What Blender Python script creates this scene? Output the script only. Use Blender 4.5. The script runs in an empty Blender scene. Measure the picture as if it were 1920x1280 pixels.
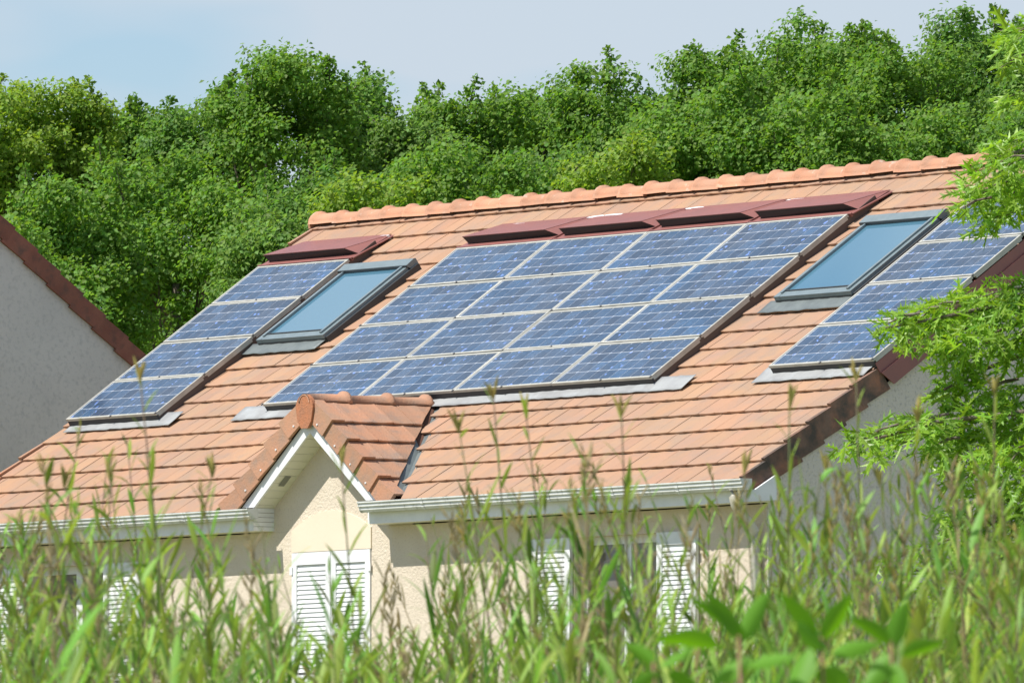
import bpy, bmesh, math, random
import numpy as np
from mathutils import Vector, Matrix
rnd = random.Random(7)
R_ = math.radians
sc = bpy.context.scene
col = sc.collection

# ------------------------------------------------------------------ camera, sky, sun, exposure
CAM = Vector((90.325, -68.281, -5.171))
YAW, PITCH, FPX = 0.940741, 0.055839, 25000.0
cam = bpy.data.cameras.new('camera')
cam.sensor_width = 36.0
cam.lens = FPX / 1920 * 36
cam.clip_start = 0.5
cam.clip_end = 6000
cam.dof.use_dof = True
cam.dof.focus_distance = 112.0
cam.dof.aperture_fstop = 38
co = bpy.data.objects.new('camera', cam)
co.location = CAM
co.rotation_euler = (math.pi/2 + PITCH, 0, YAW)
col.objects.link(co)
sc.camera = co

SUN = Vector((0.17, 1.0, -1.50)).normalized()       # the way the light travels
sun_el = math.asin(-SUN.z)
w = bpy.data.worlds.new('World'); sc.world = w; w.use_nodes = True
nt = w.node_tree; nt.nodes.clear()
out = nt.nodes.new('ShaderNodeOutputWorld'); bg = nt.nodes.new('ShaderNodeBackground')
sky = nt.nodes.new('ShaderNodeTexSky'); sky.sky_type = 'NISHITA'; sky.sun_disc = False
sky.sun_elevation = sun_el
sky.sun_rotation = math.atan2(-SUN.x, -SUN.y)
sky.air_density = 1.0; sky.dust_density = 0.15; sky.ozone_density = 3.0
tc = nt.nodes.new('ShaderNodeTexCoord')
mp = nt.nodes.new('ShaderNodeMapping'); mp.inputs['Location'].default_value = (9.5, 16.7, 5.6); mp.inputs['Scale'].default_value = (1, 1, 3.2)
nz = nt.nodes.new('ShaderNodeTexNoise'); nz.inputs['Scale'].default_value = 24.0; nz.inputs['Detail'].default_value = 3.0; nz.inputs['Roughness'].default_value = 0.45
rp = nt.nodes.new('ShaderNodeValToRGB')
rp.color_ramp.elements[0].position = 0.42; rp.color_ramp.elements[0].color = (0, 0, 0, 1)
rp.color_ramp.elements[1].position = 0.58; rp.color_ramp.elements[1].color = (0.85, 0.85, 0.85, 1)
mx = nt.nodes.new('ShaderNodeMix'); mx.data_type = 'RGBA'
mx.inputs['B'].default_value = (3.2, 3.6, 4.05, 1)     # thin white cloud, same physical scale as the sky
L = nt.links.new
L(tc.outputs['Generated'], mp.inputs['Vector']); L(mp.outputs['Vector'], nz.inputs['Vector'])
L(nz.outputs['Fac'], rp.inputs['Fac']); L(rp.outputs['Color'], mx.inputs['Factor'])
tint = nt.nodes.new('ShaderNodeMix'); tint.data_type = 'RGBA'; tint.blend_type = 'MULTIPLY'; tint.inputs['Factor'].default_value = 1.0
tint.inputs['B'].default_value = (.54, .565, .625, 1)
L(sky.outputs['Color'], tint.inputs['A']); L(tint.outputs['Result'], mx.inputs['A']); L(mx.outputs['Result'], bg.inputs['Color'])
bg.inputs['Strength'].default_value = 0.15
L(bg.outputs['Background'], out.inputs['Surface'])

sl = bpy.data.lights.new('sun', 'SUN'); sl.energy = 4.6; sl.angle = R_(0.53); sl.color = (1.0, 0.955, 0.88)
so = bpy.data.objects.new('sun', sl); so.rotation_euler = SUN.to_track_quat('-Z', 'Y').to_euler(); so.location = (0, -30, 40)
col.objects.link(so)
sc.view_settings.view_transform = 'Standard'; sc.view_settings.look = 'None'
sc.view_settings.exposure = 0.38; sc.view_settings.gamma = 1.0; sc.view_settings.use_curve_mapping = False

# ------------------------------------------------------------------ helpers
cy, sy = math.cos(YAW), math.sin(YAW); cp, sp = math.cos(PITCH), math.sin(PITCH)
FW = Vector((-sy*cp, cy*cp, sp)); RT = Vector((cy, sy, 0)); UP = RT.cross(FW)
def at(px, py, D):
    return CAM + D*(FW + RT*((px-960)/FPX) - UP*((py-640)/FPX))

def WM(o):
    if o is None: return Matrix()
    b = Matrix.LocRotScale(o.location, o.rotation_euler, o.scale)
    return (WM(o.parent) @ o.matrix_parent_inverse @ b) if o.parent else b
def link(o, parent=None):
    col.objects.link(o)
    if parent is not None:
        o.parent = parent; o.matrix_parent_inverse = WM(parent).inverted()
    return o
def tag(o, label=None, cat=None, group=None, kind=None):
    for k, v in (('label', label), ('category', cat), ('group', group), ('kind', kind)):
        if v: o[k] = v
    return o
def empty(name, loc, parent=None):
    o = bpy.data.objects.new(name, None); o.location = loc; o.empty_display_size = 0.3
    return link(o, parent)
def inst(name, me, parent, M=None):
    o = bpy.data.objects.new(name, me)
    if M is not None:
        l, r, s = M.decompose(); o.location = l; o.rotation_euler = r.to_euler(); o.scale = s
    return link(o, parent)

class MB:
    def __init__(s): s.v = []; s.f = []
    def quad(s, *p): s.poly(p)
    def poly(s, p):
        n = len(s.v); s.v += [tuple(q) for q in p]; s.f.append(tuple(range(n, n+len(p)))); return s
    def box(s, a, b, M=None):
        (x0, y0, z0), (x1, y1, z1) = a, b
        P = [Vector(q) for q in ((x0,y0,z0),(x1,y0,z0),(x1,y1,z0),(x0,y1,z0),(x0,y0,z1),(x1,y0,z1),(x1,y1,z1),(x0,y1,z1))]
        if M is not None: P = [M @ q for q in P]
        n = len(s.v); s.v += [tuple(q) for q in P]
        s.f += [tuple(n+i for i in q) for q in ((0,3,2,1),(4,5,6,7),(0,1,5,4),(1,2,6,5),(2,3,7,6),(3,0,4,7))]
        return s
    def prism(s, prof, a, b, M=None):        # prof: list of (y,z), extruded in x from a to b
        k = len(prof); n = len(s.v)
        P = [Vector((a, y, z)) for y, z in prof] + [Vector((b, y, z)) for y, z in prof]
        if M is not None: P = [M @ q for q in P]
        s.v += [tuple(q) for q in P]
        s.f.append(tuple(n+i for i in range(k))[::-1]); s.f.append(tuple(n+k+i for i in range(k)))
        for i in range(k):
            j = (i+1) % k; s.f.append((n+i, n+j, n+k+j, n+k+i))
        return s
    def tube(s, pts, rad, k=8):
        pts = [Vector(p) for p in pts]; n = len(s.v); m = len(pts)
        for i, p in enumerate(pts):
            t = (pts[min(i+1, m-1)] - pts[max(i-1, 0)]).normalized()
            u = t.orthogonal() if abs(t.z) > .99 else t.cross(Vector((0,0,1)))
            u.normalize(); v = t.cross(u); r = rad[i] if isinstance(rad, (list, tuple)) else rad
            for j in range(k):
                a = 2*math.pi*j/k; s.v.append(tuple(p + u*(r*math.cos(a)) + v*(r*math.sin(a))))
        for i in range(m-1):
            for j in range(k):
                s.f.append((n+i*k+j, n+i*k+(j+1) % k, n+(i+1)*k+(j+1) % k, n+(i+1)*k+j))
        s.f.append(tuple(n+j for j in range(k))[::-1]); s.f.append(tuple(n+(m-1)*k+j for j in range(k)))
        return s
    def mesh(s, name, mat, smooth=False):
        me = bpy.data.meshes.new(name); me.from_pydata(s.v, [], s.f)
        me.materials.append(mat); me.update()
        if smooth: me.polygons.foreach_set('use_smooth', [True]*len(me.polygons))
        return me
    def build(s, name, mat, parent=None, smooth=False):
        return link(bpy.data.objects.new(name, s.mesh(name, mat, smooth)), parent)
def clip(me, planes):
    """keep the side of each plane where (p-co).no < 0"""
    bm = bmesh.new(); bm.from_mesh(me)
    for c, n in planes:
        r = bmesh.ops.bisect_plane(bm, geom=bm.verts[:]+bm.edges[:]+bm.faces[:], plane_co=c, plane_no=n, clear_outer=True)
        ed = [e for e in r['geom_cut'] if isinstance(e, bmesh.types.BMEdge)]
        if ed: bmesh.ops.edgeloop_fill(bm, edges=ed)
    m2 = me.copy(); bm.to_mesh(m2); n = len(bm.faces); bm.free()
    return m2 if n > 1 else None

# ------------------------------------------------------------------ materials
def mat(name, base, rough=.6, spec=.5, var=None, vscale=3, var2=None, v2scale=12, bump=0, bscale=40, rand=0, metal=0, coat=0, ior=None, island=0, huerand=0, transl=0, v1r=(.38,.66), v2r=(.5,.75)):
    m = bpy.data.materials.new(name); m.use_nodes = True; n = m.node_tree; N = n.nodes; l = n.links.new
    p = N['Principled BSDF']; p.inputs['Roughness'].default_value = rough; p.inputs['Metallic'].default_value = metal
    p.inputs['Specular IOR Level'].default_value = spec
    if ior: p.inputs['IOR'].default_value = ior
    p.inputs['Coat Weight'].default_value = coat; p.inputs['Coat Roughness'].default_value = .08
    tcn = N.new('ShaderNodeTexCoord'); geo = N.new('ShaderNodeNewGeometry')
    cur = N.new('ShaderNodeRGB'); cur.outputs[0].default_value = (*base, 1); cur = cur.outputs[0]
    def noise(scale, detail=4, r=.6):
        q = N.new('ShaderNodeTexNoise'); q.inputs['Scale'].default_value = scale; q.inputs['Detail'].default_value = detail; q.inputs['Roughness'].default_value = r
        l(geo.outputs['Position'], q.inputs['Vector']); return q
    for vv, sc_, rg in ((var, vscale, v1r), (var2, v2scale, v2r)):
        if vv is None: continue
        q = noise(sc_); rr = N.new('ShaderNodeMapRange'); rr.inputs[1].default_value = rg[0]; rr.inputs[2].default_value = rg[1]
        l(q.outputs['Fac'], rr.inputs[0]); mxn = N.new('ShaderNodeMix'); mxn.data_type = 'RGBA'
        l(rr.outputs[0], mxn.inputs['Factor']); l(cur, mxn.inputs['A']); mxn.inputs['B'].default_value = (*vv, 1); cur = mxn.outputs['Result']
    if rand or huerand:
        src = geo.outputs['Random Per Island'] if island else N.new('ShaderNodeObjectInfo').outputs['Random']
        hs = N.new('ShaderNodeHueSaturation'); l(cur, hs.inputs['Color'])
        a = N.new('ShaderNodeMapRange'); a.inputs[3].default_value = 1-rand; a.inputs[4].default_value = 1+rand; l(src, a.inputs[0]); l(a.outputs[0], hs.inputs['Value'])
        wn = N.new('ShaderNodeTexWhiteNoise'); wn.noise_dimensions = '1D'; l(src, wn.inputs['W'])
        b = N.new('ShaderNodeMapRange'); b.inputs[3].default_value = .5-huerand; b.inputs[4].default_value = .5+huerand; l(wn.outputs['Value'], b.inputs[0]); l(b.outputs[0], hs.inputs['Hue'])
        cur = hs.outputs['Color']
    l(cur, p.inputs['Base Color'])
    if bump:
        q = noise(bscale, 5, .65); bp_ = N.new('ShaderNodeBump'); bp_.inputs['Strength'].default_value = bump; bp_.inputs['Distance'].default_value = .02
        l(q.outputs['Fac'], bp_.inputs['Height']); l(bp_.outputs['Normal'], p.inputs['Normal'])
    if transl:
        tr = N.new('ShaderNodeBsdfTranslucent'); hs2 = N.new('ShaderNodeHueSaturation'); hs2.inputs['Saturation'].default_value = 1.1; hs2.inputs['Value'].default_value = 1.5; hs2.inputs['Hue'].default_value = .49
        l(cur, hs2.inputs['Color']); l(hs2.outputs[0], tr.inputs['Color'])
        ms = N.new('ShaderNodeMixShader'); ms.inputs[0].default_value = transl
        l(p.outputs[0], ms.inputs[1]); l(tr.outputs[0], ms.inputs[2]); l(ms.outputs[0], N['Material Output'].inputs['Surface'])
    return m

M_tile = mat('terracotta_tile', (.425, .250, .155), .8, .25, var=(.37, .235, .16), vscale=1.6, var2=(.31, .225, .175), v2scale=4.2, bump=.3, bscale=60, rand=.04, huerand=.005, v2r=(.46, .80))
M_tile_old = mat('weathered_terracotta', (.47, .24, .145), .8, .3, var=(.39, .235, .155), vscale=4, var2=(.31, .215, .165), v2scale=6, bump=.4, bscale=50, rand=.08, v2r=(.47, .72))
M_verge_dark = mat('shaded_weathered_verge_terracotta', (.30, .15, .10), .85, .25, var=(.20, .13, .10), vscale=5, var2=(.09, .075, .065), v2scale=6, bump=.4, bscale=50, rand=.15, v2r=(.42, .66))  # weathered clay, with the shade of the gable side in its colour
M_verge_red = mat('red_brown_verge_tile', (.29, .115, .075), .8, .3, var=(.24, .09, .06), vscale=5, var2=(.14, .08, .06), v2scale=8, bump=.3, bscale=50, rand=.12)
M_ridge = mat('ridge_terracotta', (.56, .27, .16), .75, .3, var=(.46, .26, .17), vscale=5, var2=(.72, .60, .50), v2scale=8, bump=.35, bscale=45, rand=.13, v2r=(.60, .82))
M_under = mat('roof_underlay', (.13, .065, .045), .9, .2)
M_render = mat('beige_roughcast', (.72, .63, .51), .9, .2, var=(.66, .57, .46), vscale=1.5, var2=(.52, .43, .33), v2scale=50, bump=.65, bscale=45, v2r=(.56, .74))
M_gable = mat('shade_grey_roughcast', (.70, .645, .57), .9, .2, var=(.63, .59, .545), vscale=1.3, var2=(.44, .42, .385), v2scale=36, bump=.7, bscale=38, v2r=(.52, .70))  # front wall's render with its grey shaded look put into the colour
M_gable2 = mat('far_grey_roughcast', (.72, .665, .60), .9, .2, var=(.64, .59, .535), vscale=.8, var2=(.58, .54, .49), v2scale=24, bump=.45, bscale=30, v2r=(.5, .7))
M_smooth = mat('cream_smooth_render', (.76, .67, .53), .8, .25, var=(.73, .64, .50), vscale=2, bump=.1, bscale=30)
M_white = mat('white_paint', (.80, .81, .82), .45, .5, var=(.72, .73, .74), vscale=6, bump=.03)
M_pvc = mat('weathered_white_pvc', (.70, .71, .69), .45, .5, var=(.56, .57, .54), vscale=4, var2=(.30, .30, .27), v2scale=14, v2r=(.56, .78), bump=.05)
M_cream = mat('cream_pvc', (.66, .62, .52), .5, .5, var=(.58, .54, .45), vscale=6)
M_soffit = mat('soffit_paint', (.72, .70, .60), .55, .4, rand=.02)
M_red = mat('maroon_sheet_metal', (.28, .108, .092), .42, .5, var=(.24, .10, .088), vscale=5, bump=.06, bscale=8)
M_lead = mat('zinc_flashing', (.35, .36, .36), .65, .3, var=(.28, .285, .29), vscale=4, var2=(.40, .42, .43), v2scale=6, bump=.35, bscale=5, metal=.15)
M_black = mat('gap_shade_black', (.035, .035, .038), .6, .4)  # flat black standing for the shade in gaps and openings
M_sidef = mat('shade_dark_side_sheet', (.11, .085, .075), .6, .3)  # flashing colour darkened to hold the shade below the panel edges
M_slate = mat('dark_grey_apron', (.16, .185, .185), .5, .5, var=(.12, .14, .145), vscale=7, bump=.5, bscale=9)
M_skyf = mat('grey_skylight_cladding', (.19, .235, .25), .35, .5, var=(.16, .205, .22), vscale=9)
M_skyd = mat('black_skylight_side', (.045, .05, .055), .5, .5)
M_glass = mat('skylight_glass', (.08, .19, .27), .03, 1.0, ior=2.1)
M_winglass = mat('window_glass', (.15, .135, .11), .04, .8, ior=1.5)
M_frame = mat('aluminium_frame', (.50, .49, .44), .5, .4, var=(.40, .395, .35), vscale=8, metal=.1)
M_back = mat('panel_white_backsheet', (.50, .54, .62), .15, .6)
M_seal = mat('white_sealant', (.85, .85, .84), .7, .3, bump=.5, bscale=30)
M_bark = mat('bark', (.13, .10, .075), .9, .2, var=(.22, .19, .16), vscale=8, bump=.6, bscale=20)
def cellmat():
    m = mat('polycrystalline_cell', (.036, .080, .150), .14, .6, var=(.062, .088, .130), vscale=2.2, ior=1.7)
    n = m.node_tree; N = n.nodes; l = n.links.new; p = N['Principled BSDF']
    geo = N.new('ShaderNodeNewGeometry'); vo = N.new('ShaderNodeTexVoronoi'); vo.inputs['Scale'].default_value = 34
    l(geo.outputs['Position'], vo.inputs['Vector'])
    inf = N.new('ShaderNodeObjectInfo')
    old = p.inputs['Base Color'].links[0].from_socket
    hs = N.new('ShaderNodeHueSaturation'); l(old, hs.inputs['Color'])
    sep = N.new('ShaderNodeSeparateColor'); l(vo.outputs['Color'], sep.inputs[0])
    a = N.new('ShaderNodeMapRange'); a.inputs[3].default_value = .86; a.inputs[4].default_value = 1.2; l(sep.outputs[0], a.inputs[0])
    b = N.new('ShaderNodeMapRange'); b.inputs[3].default_value = .7; b.inputs[4].default_value = 1.35; l(inf.outputs['Random'], b.inputs[0])
    mu = N.new('ShaderNodeMath'); mu.operation = 'MULTIPLY'; l(a.outputs[0], mu.inputs[0]); l(b.outputs[0], mu.inputs[1]); l(mu.outputs[0], hs.inputs['Value'])
    # glints of turned facets, painted as bright specks in random grains
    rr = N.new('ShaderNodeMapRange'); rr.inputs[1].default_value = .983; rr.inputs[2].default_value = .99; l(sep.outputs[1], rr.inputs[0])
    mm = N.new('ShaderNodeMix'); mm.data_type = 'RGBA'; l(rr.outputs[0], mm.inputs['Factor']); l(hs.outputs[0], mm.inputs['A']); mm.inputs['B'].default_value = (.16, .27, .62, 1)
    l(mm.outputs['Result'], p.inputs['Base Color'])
    return m
M_cell = cellmat()
def leafm(name, base, hr=.03, r=.35, t=.48, rough=.55, spec=.35):
    return mat(name, base, rough, spec, island=1, rand=r, huerand=hr*.6, transl=t)

# ------------------------------------------------------------------ terrain
GZ = -2.75
camxy = Vector((CAM.x, CAM.y)); fxy = Vector((FW.x, FW.y)).normalized(); rxy = Vector((RT.x, RT.y))
def ground_z(x, y):
    p = Vector((x, y)) - camxy
    d = p.dot(fxy)
    pts = [(-4000, -14), (-50, -8.2), (0, -6.8), (24, -6.1), (34, -5.35), (44, -5.2), (60, -4.6), (95, -3.0), (106, GZ), (135, GZ), (165, -1.6), (230, 1.5), (600, 6), (4000, 20)]
    for (a, za), (b, zb) in zip(pts, pts[1:]):
        if d <= b: 
            t = max(0, (d-a)/(b-a)); return za + (zb-za)*t
    return pts[-1][1]
ds = [-3000,-800,-200,-50,-20,0,10,18,24,29,34,39,44,52,60,70,80,90,95,100,106,115,125,135,145,155,165,180,200,230,300,450,800,1600,3500]
ls = [-3000,-1200,-500,-200,-90,-45,-25,-15,-10,-6,-3,0,3,6,10,15,25,45,90,200,500,1200,3000]
mb = MB()
for d in ds:
    for l_ in ls:
        q = camxy + fxy*d + rxy*l_; near = 0 < d < 120 and abs(l_) < 60
        mb.v.append((q.x, q.y, ground_z(q.x, q.y) + (rnd.uniform(-.06, .06) if near and d < 100 else 0)))
nl = len(ls)
for i in range(len(ds)-1):
    for j in range(nl-1):
        mb.f.append((i*nl+j, i*nl+j+1, (i+1)*nl+j+1, (i+1)*nl+j))
M_ground = mat('meadow_soil', (.17, .20, .08), .95, .1, var=(.24, .21, .13), vscale=.6, var2=(.12, .16, .06), v2scale=3, bump=.8, bscale=4)
g = mb.build('ground', M_ground, None, True)
tag(g, 'green meadow ground rising from the foreground up to the houses', kind='structure')

# ------------------------------------------------------------------ the house
PHI = 0.603463; CS, SN = math.cos(PHI), math.sin(PHI)
GA = 0.2857; NC = 19; X0 = -12.35; UW = 12.35/56
VR = 5.28; YR, ZR = VR*CS, VR*SN
RM = Matrix(((1,0,0,0),(0,CS,-SN,0),(0,SN,CS,0),(0,0,0,1)))   # roof (u,v,l) -> world
YW = 0.28                                                        # front wall face
house = tag(empty('house', (-6.2, YR, GZ)), 'beige house with orange tiled roof, blue solar panels, two skylights and a gabled dormer', 'house')
roof = MB()
dk = [(-.03, -.05-.03), (5.30, -.08), (5.30, -.20), (-.03, -.20)]
for xa, xb, ys in ((X0+.05, -7.52, .085), (-7.52, -5.36, .85), (-5.36, -.04, .085)):
    roof.prism([(ys, ys*SN/CS-.105), (YR, ZR-.09), (2*YR-0.085, .085*SN/CS-.105), (2*YR-.085, -.13), (YR, ZR-.19), (ys, ys*SN/CS-.19)], xa, xb)
roof = roof.build('roof', M_under, house)

# walls with openings
XL, XR_ = X0+.06, -.02
OPN = [(-11.19, -9.97), (-7.02, -5.81), (-2.78, -1.54)]; ZH, ZB = -.41, -2.6
wm = MB(); T = .25
xs = [XL] + [q for o in OPN for q in o] + [XR_]
for i in range(0, len(xs), 2): wm.box((xs[i], YW, GZ-.3), (xs[i+1], YW+T, -.215))
for a, b in OPN:
    wm.box((a, YW, ZH), (b, YW+T, -.215)); wm.box((a, YW, GZ-.3), (b, YW+T, ZB))
wm.build('front_wall', M_render, house)
XCD, DP = -6.436, R_(36.2); TD = math.tan(DP); ZAD = 1.02
gm = MB()
gm.prism([(0,0)]*0 or [(YW, -.212), (YW+T, -.212), (YW+T, .0), (YW, .0)], XCD-1.25, XCD+1.25)
gm.v = []; gm.f = []
hw = 1.25
tri = [(XCD-hw, -.214), (XCD+hw, -.214), (XCD+hw, -.13), (XCD, .70), (XCD-hw, -.13)]
n = len(tri)
gm.v = [(x, YW+.001, z) for x, z in tri] + [(x, YW+T, z) for x, z in tri]
gm.f = [tuple(range(n)), tuple(range(2*n-1, n-1, -1))] + [(i, n+i, n+(i+1) % n, (i+1) % n) for i in range(n)]
dormer = empty('dormer', (XCD, YW, -.2), house)
gm.build('gable', M_render, dormer)
def gable(x0, x1, name, m_):
    q = MB(); P = [(YW+T+.002, GZ-.3), (2*YR-YW, GZ-.3), (2*YR-YW, .0), (YR, ZR-.26), (YW+T+.002, YW*SN/CS)]
    P = [(YW+.002, GZ-.3), (2*YR-YW, GZ-.3), (2*YR-YW, YW*SN/CS-.24), (YR, ZR-.235), (YW+.002, YW*SN/CS-.22)]
    q.prism(P, x0, x1); return q.build(name, m_, house)
gable(XR_, XR_+.02, 'gable_wall', M_gable)
gable(XL-.02, XL, 'gable_wall', M_gable)
MB().box((XL, 2*YR-YW-.25, GZ-.3), (XR_, 2*YR-YW-.003, -.1)).build('rear_wall', M_gable, house)

# solar panel zones on the roof (u0,u1,v0,v1)
PW, PH, LIFT = 1.48, .6652, .085
ARR = {'left': (-12.194, 1, 1.678), 'middle': (-9.024, 4, 1.696), 'right': (-1.441, 1, 1.728)}
zones = [(a[0]+.03, a[0]+a[1]*PW-.05, a[2]-.02, 17*GA-.02) for a in ARR.values()]
skyz = [(-10.69, -9.49, 2.88, 4.26), (-2.79, -1.55, 2.94, 4.30)]
def covered(u0, u1, v0, v1):
    if v0 > 16.9*GA: return False
    for (a, b, c, d) in zones + [(s[0]+.06, s[1]-.06, s[2]+.02, s[3]-.05) for s in skyz]:
        if u0 >= a-.01 and u1 <= b+.01 and v0 >= c-.01 and v1 <= d+.06: return True
    return False
# one tile: across = x, up the slope = y, z out of the roof
def tile_mesh(name, m_, wd, ln, seed=0):
    r = random.Random(seed); pr = [(0, .001), (.010, .0022), (.024, 0), (wd*.5, -.002), (wd-.030, .0005), (wd-.014, .0022), (wd, .0020)]
    b = MB(); n = len(pr)
    def zz(y): return .031 - y*(.025/GA)
    rows = [(0.0, -.019), (0.0, -.003), (.006, 0), (ln, 0)]
    for y, dz in rows:
        for x, h in pr: b.v.append((x, y, zz(y) + h + dz + (r.uniform(-.001, .001))))
    for i in range(3):
        for j in range(n-1): b.f.append((i*n+j, i*n+j+1, (i+1)*n+j+1, (i+1)*n+j))
    # side faces
    for j, fl in ((0, 0), (n-1, 1)):
        x = pr[j][0]; k = len(b.v); b.v.append((x, ln, zz(ln)-.016))
        f = (j, 3*n+j, k) if fl else (j, k, 3*n+j)
        b.f.append((j, j+n, j+2*n, j+3*n, k) if not fl else (j, k, j+3*n, j+2*n, j+n))
    return b.mesh(name, m_)
TILES = [tile_mesh('tile', M_tile, UW-(.0045 if s == 3 else .0016), GA+.05, s) for s in range(4)]
dny = [Vector((0,0,0))]*0
def dormer_planes():
    # keep main-roof material outside the dormer: two candidate planes (left / right valley)
    a = Vector((XCD, (ZAD+.02)/(SN/CS), 0)); return a
YV = ZAD/(SN/CS)                         # where the dormer ridge meets the main roof
def in_dormer(u, y, mgn=0.0): return abs(u-XCD)*TD < ZAD - y*SN/CS - mgn
def val_plane(side):                     # vertical plane through the valley line; normal points into the dormer
    d = Vector((side*ZAD/TD, -YV, 0)).normalized(); nrm = Vector((-d.y, d.x, 0)) 
    if nrm.x*side > 0: nrm = -nrm
    return Vector((XCD, YV, 0)), nrm
tl = []
for k in range(NC):
    off = 0 if k % 2 else -UW/2
    for i in range(58):
        u0 = X0 + off + i*UW; u1 = u0 + UW
        if u1 <= X0+.02 or u0 >= -.02: continue
        v0, v1 = k*GA, (k+1)*GA
        if covered(u0, u1, v0, v1): continue
        corners = [(u, v*CS) for u in (u0, u1) for v in (v0, v1+.05)]
        ins = [in_dormer(u, y, .10) for u, y in corners]
        if all(ins): continue
        M = Matrix.Translation(RM @ Vector((u0+.003, v0, -.034 + rnd.uniform(-.001, .002)))) @ RM @ Matrix.Rotation(rnd.gauss(0, .005), 4, 'Z') @ Matrix.Rotation(rnd.gauss(0, .005), 4, 'Y') @ Matrix.Rotation(rnd.gauss(0, .003), 4, 'X')
        me = TILES[rnd.randrange(4)]; pl = []; Mi = M.inverted()
        if k == NC-1: pl.append((RM @ Vector((0, 5.262, 0)), Vector((0, CS, SN))))
        if u0 < X0: pl.append((Vector((X0, 0, 0)), Vector((-1, 0, 0))))
        if u1 > .001: pl.append((Vector((0, 0, 0)), Vector((1, 0, 0))))
        if any(ins) and not all(ins):
            c_, n_ = val_plane(1 if u0+UW/2 > XCD else -1); c_ = c_ - n_*.05; pl.append((c_, n_))
        if pl:
            me = clip(me, [(Mi @ c_, (Mi.to_3x3() @ n_)) for c_, n_ in pl])
            if me is None: continue
        vis = 1
        tl.append((-(M.translation-CAM).length, M, me, k))
tl.sort(key=lambda t: t[0], reverse=True)
NT = 298
for q in tl[:NT]: inst('tile', q[2], roof, q[1])
b = MB()
for q in tl[NT:]:
    n = len(b.v); b.v += [tuple(q[1] @ v.co) for v in q[2].vertices]; b.f += [tuple(n+i for i in p.vertices) for p in q[2].polygons]
M_tile_i = mat('terracotta_tile_joined', (.425, .250, .155), .8, .25, var=(.37, .235, .16), vscale=1.6, var2=(.31, .225, .175), v2scale=4.2, bump=.3, bscale=60, rand=.04, huerand=.005, island=1, v2r=(.46, .80))
tag(b.build('roof_tiles', M_tile_i, roof), 'farther clay tiles of the roof left of and above the panels', kind='stuff')
# rear slope, course strips
b = MB(); RB = Matrix(((1,0,0,0),(0,-CS,SN,2*YR),(0,SN,CS,0),(0,0,0,1)))
for k in range(NC):
    b.box((X0, k*GA, -.056), (0, min(k*GA+GA+.03, 5.20), -.034), RB @ Matrix.Translation((0, 0, .0)) @ Matrix.Translation((0,k*GA,-.034)) @ Matrix.Rotation(-.1, 4, 'X') @ Matrix.Translation((0,-k*GA,.055)))
tag(b.build('rear_tile_courses', M_tile, roof), kind='stuff')

# ridge tiles: half-round with a collar
def ridge_mesh(name, m_, ln, r, flat=1.0, drop=.045, cl=1.24):
    b = MB(); K = 10
    st = [(0, r*1.08), (.010, r*cl), (.042, r*cl), (.056, r*1.01), (ln*.6, r*.98), (ln+.03, r*.93)]
    for x, rr in st:
        for s_ in (0, 1):
            for j in range(K+1):
                a = math.pi*j/K; q = rr - s_*.016
                b.v.append((x, math.cos(a)*q, math.sin(a)*q*flat - drop))
    S = 2*(K+1)
    for i in range(len(st)-1):
        for j in range(K):
            b.f.append((i*S+j, i*S+j+1, (i+1)*S+j+1, (i+1)*S+j)); o = K+1
            b.f.append((i*S+o+j+1, i*S+o+j, (i+1)*S+o+j, (i+1)*S+o+j+1))
    for i in (0, len(st)-1):
        for j in range(K): b.f.append((i*S+j, i*S+K+1+j, i*S+K+2+j, i*S+j+1))
    for j in (0, K):
        for i in range(len(st)-1): b.f.append((i*S+j, (i+1)*S+j, (i+1)*S+K+1+j, i*S+K+1+j))
    me = b.mesh(name, m_, False); 
    for p in me.polygons: p.use_smooth = True
    return me
RL = 12.40/33
rme = ridge_mesh('ridge_tile', M_ridge, RL, .104, 1.0)
for i in range(33):
    inst('ridge_tile', rme, roof, Matrix.Translation((X0-.02+i*RL, YR, ZR+.005+rnd.uniform(-.004, .006))) @ Matrix.Rotation(rnd.gauss(0, .012), 4, 'Y') @ Matrix.Rotation(rnd.gauss(0, .01), 4, 'Z'))
b = MB(); b.tube([(X0-.05, YR, ZR-.03), (X0-.02, YR, ZR-.03)], .11, 16); b.build('ridge_end', M_ridge, roof)
# verge tiles: angle pieces down the gable ends
def verge_piece(m_, side, hgt=.215, wid=.035):
    b = MB(); s = side
    b.box((-.012, 0, -hgt+.03), (.012, GA+.05, .030)); b.box((-wid if s > 0 else .0+.012, 0, .012), (0-.012 if s > 0 else wid, GA+.05, .030))
    # tilt like a tile
    b.v = [(x, y, z + .034 - y*(.031/GA)) for x, y, z in b.v]
    return b.mesh('verge_tile', m_)
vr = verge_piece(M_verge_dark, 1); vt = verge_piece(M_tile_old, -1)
for k in range(NC):
    # right verge: dark hanging face with orange top; skip where the maroon flashing runs
    if 6 <= k < 17 or k == NC-1: continue
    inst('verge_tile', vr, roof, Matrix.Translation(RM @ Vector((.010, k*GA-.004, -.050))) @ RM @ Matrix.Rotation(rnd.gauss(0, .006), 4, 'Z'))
for k in range(NC):
    if 5 <= k < 17 or k == NC-1: continue
    inst('verge_tile', vt, roof, Matrix.Translation(RM @ Vector((X0-.012, k*GA-.004, -.040))) @ RM @ Matrix.Rotation(rnd.gauss(0, .006), 4, 'Z'))
for k in range(NC-1):
    RBk = Matrix(((-1,0,0,0),(0,-CS,SN,2*YR),(0,SN,CS,0),(0,0,0,1)))
    inst('verge_tile', vr, roof, Matrix.Translation(RBk @ Vector((-.010, k*GA, -.050))) @ Matrix(((1,0,0),(0,-CS,SN),(0,SN,CS))).to_4x4())

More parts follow.
